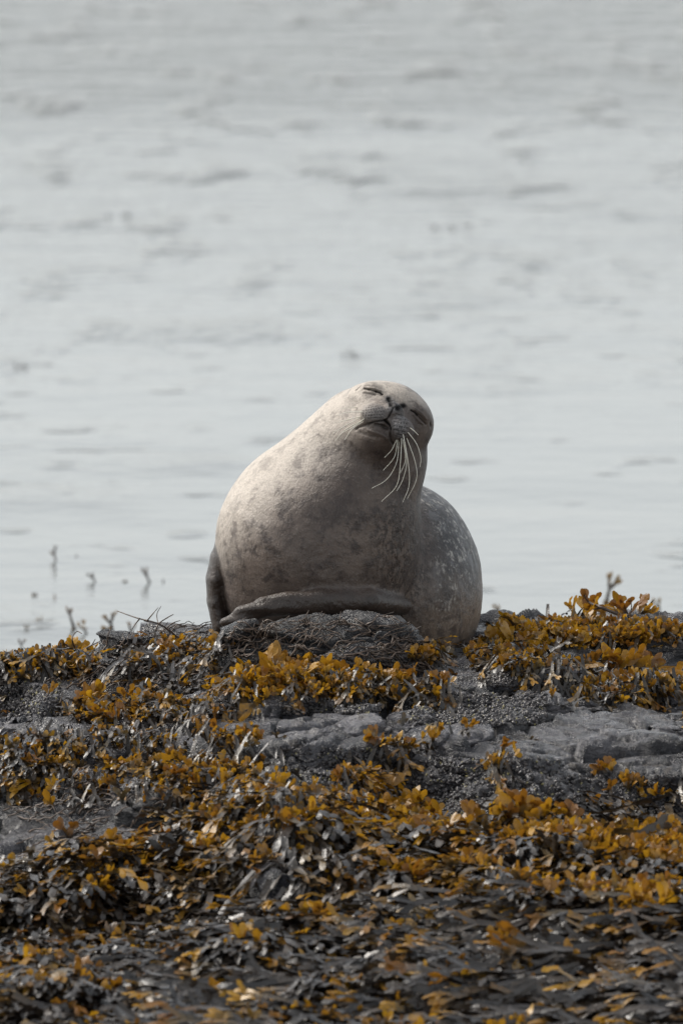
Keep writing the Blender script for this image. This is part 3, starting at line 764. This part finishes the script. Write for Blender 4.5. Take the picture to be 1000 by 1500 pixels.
jn = fbm(np.stack([xr, yr, yr * 0], 1), 9, 3, 77)
lump = fbm(np.stack([xr, yr, yr * 0], 1), (2.4, 3.0, 2), 3, 24) * smooth(-1.6, -2.6, yr)
jn2 = fbm(np.stack([xr, yr, yr * 0], 1), 4, 3, 79)
G = {'gold': ([], [], [], []), 'dark': ([], [], [], [])}
CNT = {'gold': 0, 'dark': 0}; nf = 0
def emit(which, V, F, T, rnd, gold):
    g = G[which]; g[0].append(V); g[1].append(F + CNT[which]); CNT[which] += len(V)
    g[2].append(np.stack([T, np.full(len(V), rnd), np.full(len(V), gold)], 1))
SK = SBVH
for i in range(NTRY):
    p, n = shoot(xr[i], yr[i], el[i], az[i])
    if p is None or p[2] < WZ - .02: continue
    px, py = project(p); de, go = zone(px, py - 26, jn[i] * 1.8)
    front = px < -60 or px > 1060
    if u[i, 0] > de * (.55 if front else 1.0) * (1 + min(0, lump[i] + .12) * 2.2): continue
    # ridges catch the golden, upright tips; faces carry dark hanging blades
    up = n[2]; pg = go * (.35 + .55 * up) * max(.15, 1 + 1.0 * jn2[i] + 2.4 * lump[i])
    if p[1] > -.9 and p[1] < .9 and SK.find_nearest(Vector(p + np.array([0, -.0, .03])), .035)[0] is not None: continue
    rn = rng.normal(size=3)
    sc_ = (.75 + .55 * u[i, 3]) * (.62 if py < 1180 else .80)
    if u[i, 1] < pg:
        d = n * .3 + np.array([0, -.25, .5]) + rn * .5
        nn = rot_pick(d, np.array([0, -1.0, .2]), (u[i, 2] - .5) * 2.4)
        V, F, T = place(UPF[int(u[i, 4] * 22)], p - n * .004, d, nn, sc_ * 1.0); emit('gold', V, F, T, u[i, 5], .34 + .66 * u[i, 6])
    else:
        g = np.array([0, -.25, -1.0]); t = g - n * (g @ n); t /= np.linalg.norm(t) + 1e-9
        d = t * .9 + n * .12 + rn * .3
        if py > 1330 and jn[i] + (px - 500) / 900 + (py - 1420) / 300 > -.1: d = np.array([-.9, -.25, -.25]) + n * .1 + rn * .22
        if n[2] > .45: d[2] = min(d[2], .10)
        nn = rot_pick(d, n + rn * .28 + np.array([0, 0, .25]), 0)
        V, F, T = place(DRF[int(u[i, 4] * 22)], p + n * (.004 + .02 * u[i, 7]) - t * .04, d, nn, sc_ * (.85 if py < 1180 else 1.15))
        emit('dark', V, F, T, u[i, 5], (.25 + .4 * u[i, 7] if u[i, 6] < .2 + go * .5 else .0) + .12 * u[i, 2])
    nf += 1
print('fronds', nf, CNT)
for which, name, label in (('gold', 'golden_seaweed', 'golden brown upright seaweed tips growing over the rock shelf'), ('dark', 'dark_seaweed', 'dark glossy seaweed blades hanging over the rock shelf')):
    V, F, A = (np.concatenate(G[which][q]) for q in range(3))
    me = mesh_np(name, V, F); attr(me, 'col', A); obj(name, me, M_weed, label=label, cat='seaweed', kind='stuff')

# single tufts one can point at
fcount = 0
def tuft(px, py, label, n=8, s=1.0, gold=.9, spread=.05, Y=None, group=None, lean=(0, 0), z=None, name='seaweed_tuft', cat='seaweed tuft', drape=.2):
    global fcount
    if z is not None: p = on_z(px, py, z); nrm = np.array([0, 0, 1.0])
    else:
        h = ROCKBVH.ray_cast(Vector(CAM), Vector(ray(px, py)))
        if h[0] is None: return
        p = np.array(h[0])
    root = obj(name, None, label=label, cat=cat, loc=p, group=group)
    for i in range(n):
        rn = np.array([pr.gauss(0, 1), pr.gauss(0, 1), pr.gauss(0, 1)]); q = np.array([pr.uniform(-1, 1) * spread, pr.uniform(-.6, .6) * spread, 0])
        hh = None
        if z is None:
            hh = ROCKBVH.ray_cast(Vector(p + q + np.array([0, 0, .25])), Vector((0, 0, -1)))
            q[2] = (hh[0][2] - p[2] - .004) if hh[0] is not None and abs(hh[0][2] - p[2]) < .12 else 0
        if pr.random() < drape: d = np.array([rn[0] * .5, -.7, -.3 + rn[2] * .3]); P_ = pr.choice(DRF)
        else: d = np.array([lean[0] + rn[0] * .45, lean[1] - .1 + rn[1] * .3, .8]); P_ = pr.choice(UPF)
        nn = rot_pick(d, np.array([0, -1.0, .25]), pr.uniform(-1, 1))
        V, F, T = place(P_, q, d, nn, s * .88 * pr.uniform(.8, 1.2))
        me = mesh_np('frond', V, F); attr(me, 'col', np.stack([T, np.full(len(V), pr.random()), np.full(len(V), gold * pr.uniform(.7, 1.1))], 1))
        obj('frond', me, M_weed, root); fcount += 1
TUFTS = [
 (332, 1165, 'single golden seaweed tip standing out on dark weed left of centre', 3, 1.0, 1, .012),
 (412, 990, 'tall golden seaweed tuft at the left end of the band below the seal', 12, 1.25, 1, .05),
 (385, 1002, 'bright orange seaweed tuft spilling over the rock below the flipper', 9, 1.15, 1, .05),
 (455, 990, 'golden seaweed tuft in the middle of the band below the seal', 11, 1.15, 1, .05),
 (510, 994, 'amber seaweed tuft above the grey blocky rock', 9, 1.0, .9, .05),
 (800, 900, 'tall two-lobed seaweed tuft on the skyline right of the seal', 6, 1.5, .8, .03),
 (860, 905, 'bright golden seaweed clump on the right skyline', 10, 1.2, 1, .05),
 (905, 905, 'amber seaweed clump above the dark flat slab at right', 9, 1.1, .95, .06),
 (735, 950, 'golden seaweed tuft against the seal\'s right side', 9, 1.3, 1, .05),
 (785, 962, 'orange seaweed tuft beside the layered slab', 6, 1.0, 1, .03),
 (930, 985, 'upright yellow seaweed tuft above the small pale stone', 7, 1.3, .9, .04),
 (880, 975, 'yellow seaweed tuft left of the upright one at the right edge', 7, 1.1, .9, .04),
 (590, 1195, 'spiky tall golden tuft rising in front of the barnacled block', 11, 1.4, 1, .05),
 (545, 1192, 'golden seaweed tuft left of the tall spiky one', 10, 1.2, 1, .06),
 (700, 1215, 'golden seaweed tuft under the middle of the barnacled block', 10, 1.3, 1, .06),
 (765, 1208, 'dense golden seaweed tuft with dark hollows on the weed belt', 11, 1.3, .95, .06),
 (835, 1212, 'brown orange seaweed tuft on the weed belt right of centre', 10, 1.2, .85, .06),
 (940, 1225, 'golden seaweed tuft ending the weed belt at the right', 9, 1.2, .9, .05),
 (100, 958, 'golden tuft on the left skyline over the black boulder', 8, 1.0, .95, .035),
 (135, 1030, 'small yellow tuft in the brown weed at left', 5, 1.0, 1, .02),
 (190, 1032, 'yellow forked tuft beside the small one at left', 5, 1.0, 1, .02),
 (285, 1125, 'orange tuft below the left weeds near the pale small rock', 8, 1.2, 1, .04),
 (80, 1130, 'yellow tuft standing on the low broad rock at left', 6, 1.1, .9, .03),
 (635, 1078, 'tiny orange tuft on the end of the pale slab', 4, .7, 1, .015),
 (740, 1105, 'small orange tuft alone on the bare grey ledge', 7, .8, 1, .025),
 (885, 1135, 'low orange tuft at the foot of the smooth grey boulder', 6, .8, .9, .03),
 (560, 1095, 'rusty brown tuft on the pale slab\'s front', 9, .9, .7, .04),
 (160, 1295, 'golden tuft over the dark hanging weed at lower left', 6, 1.1, .9, .04),
 (270, 1400, 'long yellow tuft lying over dark weed at lower left', 4, 1.5, 1, .03),
 (930, 1345, 'golden tuft at lower right above the streaming weed', 9, 1.2, .9, .05)]
for (px, py, lb, n, s, g, sp) in TUFTS:
    if px in (800, 860, 905): sp *= 1.3
    tuft(px, py, lb, n, s, g, sp)

# wiry stalks: masses lying on the hump and at left
def wires(name, label, boxes, count, r=.0016):
    Vs, Fs, c = [], [], 0
    for _ in range(count):
        x0, y0, x1, y1, ang = pr.choice(boxes)
        px, py = pr.uniform(x0, x1), pr.uniform(y0, y1)
        a = R(ang) + pr.gauss(0, .35); L = []
        n = pr.randint(6, 13); st_ = pr.uniform(5, 9)
        for i in range(n):
            h = ROCKBVH.ray_cast(Vector(CAM), Vector(ray(px, py)))
            if h[0] is None: break
            q = np.array(h[0]) + np.array(h[1]) * (.004 + .014 * math.sin(i / n * 3.1) * pr.uniform(.3, 1.3))
            if L and np.linalg.norm(q - L[-1]) > .06: break
            L.append(q); a += pr.gauss(0, .16); px += math.cos(a) * st_; py -= math.sin(a) * st_ * .7
        if len(L) < 4: continue
        V, F = tube(spline(L, 3), r * pr.uniform(.7, 1.5), r * .5, 4); Vs.append(V); Fs.append(F + c); c += len(V)
    obj(name, mesh_np(name, np.concatenate(Vs), np.concatenate(Fs)), M_stalk, label=label, cat='seaweed', kind='stuff')
wires('wiry_weed', 'thin dark wiry weed stalks matted over the hump under the seal', [(330, 905, 600, 965, -15), (330, 905, 560, 965, 15), (200, 920, 340, 970, 20), (540, 930, 660, 975, -25)], 190, .0021)
wires('wiry_weed', 'brown wiry weed stalks matted over the rocks on the left', [(150, 940, 330, 1010, 35), (60, 950, 200, 1040, 40)], 150, .0022)
wires('wiry_weed', 'grey wiry weed stalks spread over the dark rock at lower left', [(0, 1150, 150, 1240, 20), (0, 1170, 240, 1260, 10)], 110, .0022)

# bare branching stalks on the skyline (things)
def stalk(px, py, pts, label, Y, r=.003, twigs=(), name='dead_stalk'):
    base = at(px, py, Y); root = obj(name, None, label=label, cat='stalk', loc=base)
    def piece(L, r0, nm):
        jit = [at(a, b, Y + (k * .03 * pr.uniform(-1, 1))) - base for k, (a, b) in enumerate(L)]
        V, F = tube(spline(jit, 5), r0, r0 * .45, 6); obj(nm, mesh_np(nm, V, F), M_stalk, root)
    piece([(px, py)] + pts, r, 'stem')
    for t in twigs: piece(t, r * .65, 'twig')
stalk(262, 935, [(235, 915), (200, 905), (172, 895)], 'longest bare stalk leaning left on the skyline beside the seal', .0, .0032, [[(215, 910), (225, 898), (232, 890)], [(205, 906), (198, 915), (192, 925)]])
stalk(225, 935, [(232, 915), (245, 905), (254, 900)], 'curved bare stalk crossing the longest one', .05, .0026, [[(232, 915), (230, 900), (236, 888)]])
stalk(115, 955, [(135, 945), (150, 938)], 'short twig over the golden tuft on the left skyline', .1, .0028, [[(135, 945), (140, 936)]])
stalk(110, 950, [(106, 935), (113, 925), (120, 928)], 'hooked dark twig standing on the left skyline', .15, .0028)
stalk(905, 900, [(880, 890), (862, 882), (855, 872)], 'thick bent stalk rising left on the right skyline', .8, .006, [[(880, 890), (868, 893)]])
stalk(922, 905, [(924, 890), (923, 876)], 'thin upright stalk on the right skyline', .8, .0022)
stalk(908, 900, [(898, 892), (888, 888)], 'short slanting twig at the foot of the thick bent stalk', .6, .002)
stalk(735, 915, [(748, 905), (752, 897)], 'stubby stalk right of the seal behind the weeds', 1.0, .004)
# seaweed tips poking from the water behind the rocks
def tip(px, py, label, s=1.0, ang=0.0, n=2, gold=.25):
    q = on_z(px, py + 4, WZ); root = obj('seaweed_tip', None, label=label, cat='seaweed tip', loc=q)
    for i in range(n):
        a = R(ang) + pr.gauss(0, .25); d = np.array([math.sin(a), pr.gauss(0, .2), math.cos(a)])
        V, F, T = place(pr.choice(UPF if i else DRF), np.array([pr.uniform(-.02, .02), pr.uniform(-.1, .1), -.03]), d, rot_pick(d, np.array([0, -1.0, .2]), pr.uniform(-.8, .8)), s * pr.uniform(.38, .6))
        me = mesh_np('frond', V, F); attr(me, 'col', np.stack([T, np.full(len(V), pr.random()), np.full(len(V), gold)], 1)); obj('frond', me, M_weed, root)
TIPS = [(83, 818, .9, 0, 'dark upright seaweed tip standing alone in the water at far left'), (108, 808, .7, 60, 'small flat seaweed tip right of the lone upright one'), (147, 846, .8, -50, 'seaweed tip leaning left in the calm water'),
 (205, 852, .8, -60, 'low seaweed tip left of the slanting one in the water'), (226, 847, 1.0, -45, 'slanting long seaweed tip in the water left of the seal'), (262, 853, .7, -70, 'faint low seaweed tip in the water near the seal'), (285, 850, .5, 0, 'tiny seaweed tip closest to the seal\'s flipper'),
 (62, 871, .8, -20, 'dark seaweed tip in the water above the left skyline'), (76, 875, .7, 20, 'small seaweed tip beside the dark one above the left skyline'), (28, 917, .5, 60, 'brown speck of weed in the water at the left edge'), (28, 938, .8, 0, 'thin upright weed in the water just above the left rocks'),
 (73, 908, .5, 0, 'tiny upright weed left of the skyline stalks'), (112, 920, 1.3, -20, 'blurred brown weed tip behind the left skyline'), (140, 922, 1.1, -35, 'second blurred weed tip behind the left skyline'), (165, 922, 1.4, 0, 'upright blurred weed behind the skyline stalks'), (185, 930, 1.1, 30, 'blurred brown weed behind the middle of the skyline stalks'),
 (885, 885, 1.6, 5, 'tall blurred weed stem behind the right skyline'), (875, 890, 1.2, -20, 'shorter blurred weed stem beside the tall one at right'), (945, 893, 1.2, -25, 'blurred weed stem leaning left near the right edge'), (980, 890, 1.2, 0, 'blurred weed stem closest to the right edge'), (735, 905, .8, 0, 'small blurred weed stem just right of the seal')]
for px, py, s, a, lb in TIPS: tip(px, py, lb, s * (.85 if py > 880 else .8), a, 3 if py > 880 and s > 1 else 2, .45 if py > 880 else .25)
# weed rafts drifting further out
def raft(px, py, w_, label):
    q = on_z(px, py, WZ); root = obj('floating_seaweed', None, label=label, cat='floating seaweed', loc=q)
    for i in range(7):
        a = pr.uniform(0, 6.28); d = np.array([math.cos(a), math.sin(a) * .8, .0])
        V, F, T = place(pr.choice(DRF), np.array([pr.uniform(-.5, .5) * w_, pr.uniform(-.5, .5) * w_ * 1.5, .012]), d, np.array([0, 0, 1.0]), pr.uniform(.8, 1.2) * w_ * 3)
        me = mesh_np('frond', V, F); attr(me, 'col', np.stack([T, np.full(len(V), pr.random()), np.full(len(V), .05)], 1)); obj('frond', me, M_weed, root)
raft(48, 538, .16, 'dark clump of weed adrift near the left edge of the water')
raft(180, 316, .18, 'dark clump of weed adrift in the upper left of the water')
raft(666, 333, .18, 'dark clump of weed adrift right of the middle, far out')
raft(520, 520, .15, 'dark clump of weed adrift directly above the seal\'s head')

# ------------------------------------------------------------------ mussels and barnacles
def shells(name, label, boxes, count, mat, rmin, rmax, cat):
    bmx = bmesh.new(); bmesh.ops.create_icosphere(bmx, subdivisions=2 if count < 1200 else 1, radius=1)
    bv = np.array([v.co[:] for v in bmx.verts]); bf = np.array([[v.index for v in f.verts] for f in bmx.faces]); bmx.free()
    Vs, Fs, c = [], [], 0
    for _ in range(count):
        x0, y0, x1, y1 = pr.choice(boxes); px, py = pr.uniform(x0, x1), pr.uniform(y0, y1)
        h = ROCKBVH.ray_cast(Vector(CAM), Vector(ray(px, py)))
        if h[0] is None: continue
        n = np.array(h[1]); r = pr.uniform(rmin, rmax); d = np.array([pr.gauss(0, 1), pr.gauss(0, .4), pr.gauss(0, 1)])
        V = (bv * np.array([r * .55, r * .45, r])) @ frame(d, n) + np.array(h[0]) + n * r * .1
        Vs.append(V); Fs.append(bf + c); c += len(V)
    obj(name, mesh_np(name, np.concatenate(Vs), np.concatenate(Fs)), mat, label=label, cat=cat, kind='stuff')
BX = [(540, 1112, 820, 1200), (540, 1112, 820, 1200), (600, 1015, 800, 1062), (600, 1015, 800, 1062), (820, 1135, 1000, 1205), (700, 985, 760, 1005), (0, 985, 90, 1050), (500, 950, 600, 975), (410, 1020, 560, 1045), (400, 1095, 560, 1160)]
shells('mussels', 'small dark mussels crowding the shaded rock faces', BX, 5200, M_shell, .0035, .011, 'mussels')  # mussels grow here; packed dense and dark to deepen the faces' shade
shells('periwinkles', 'tiny yellowish periwinkles and barnacles dotted on the rock faces', BX, 650, M_snail, .0025, .0055, 'periwinkles')
print('tuft fronds', fcount)
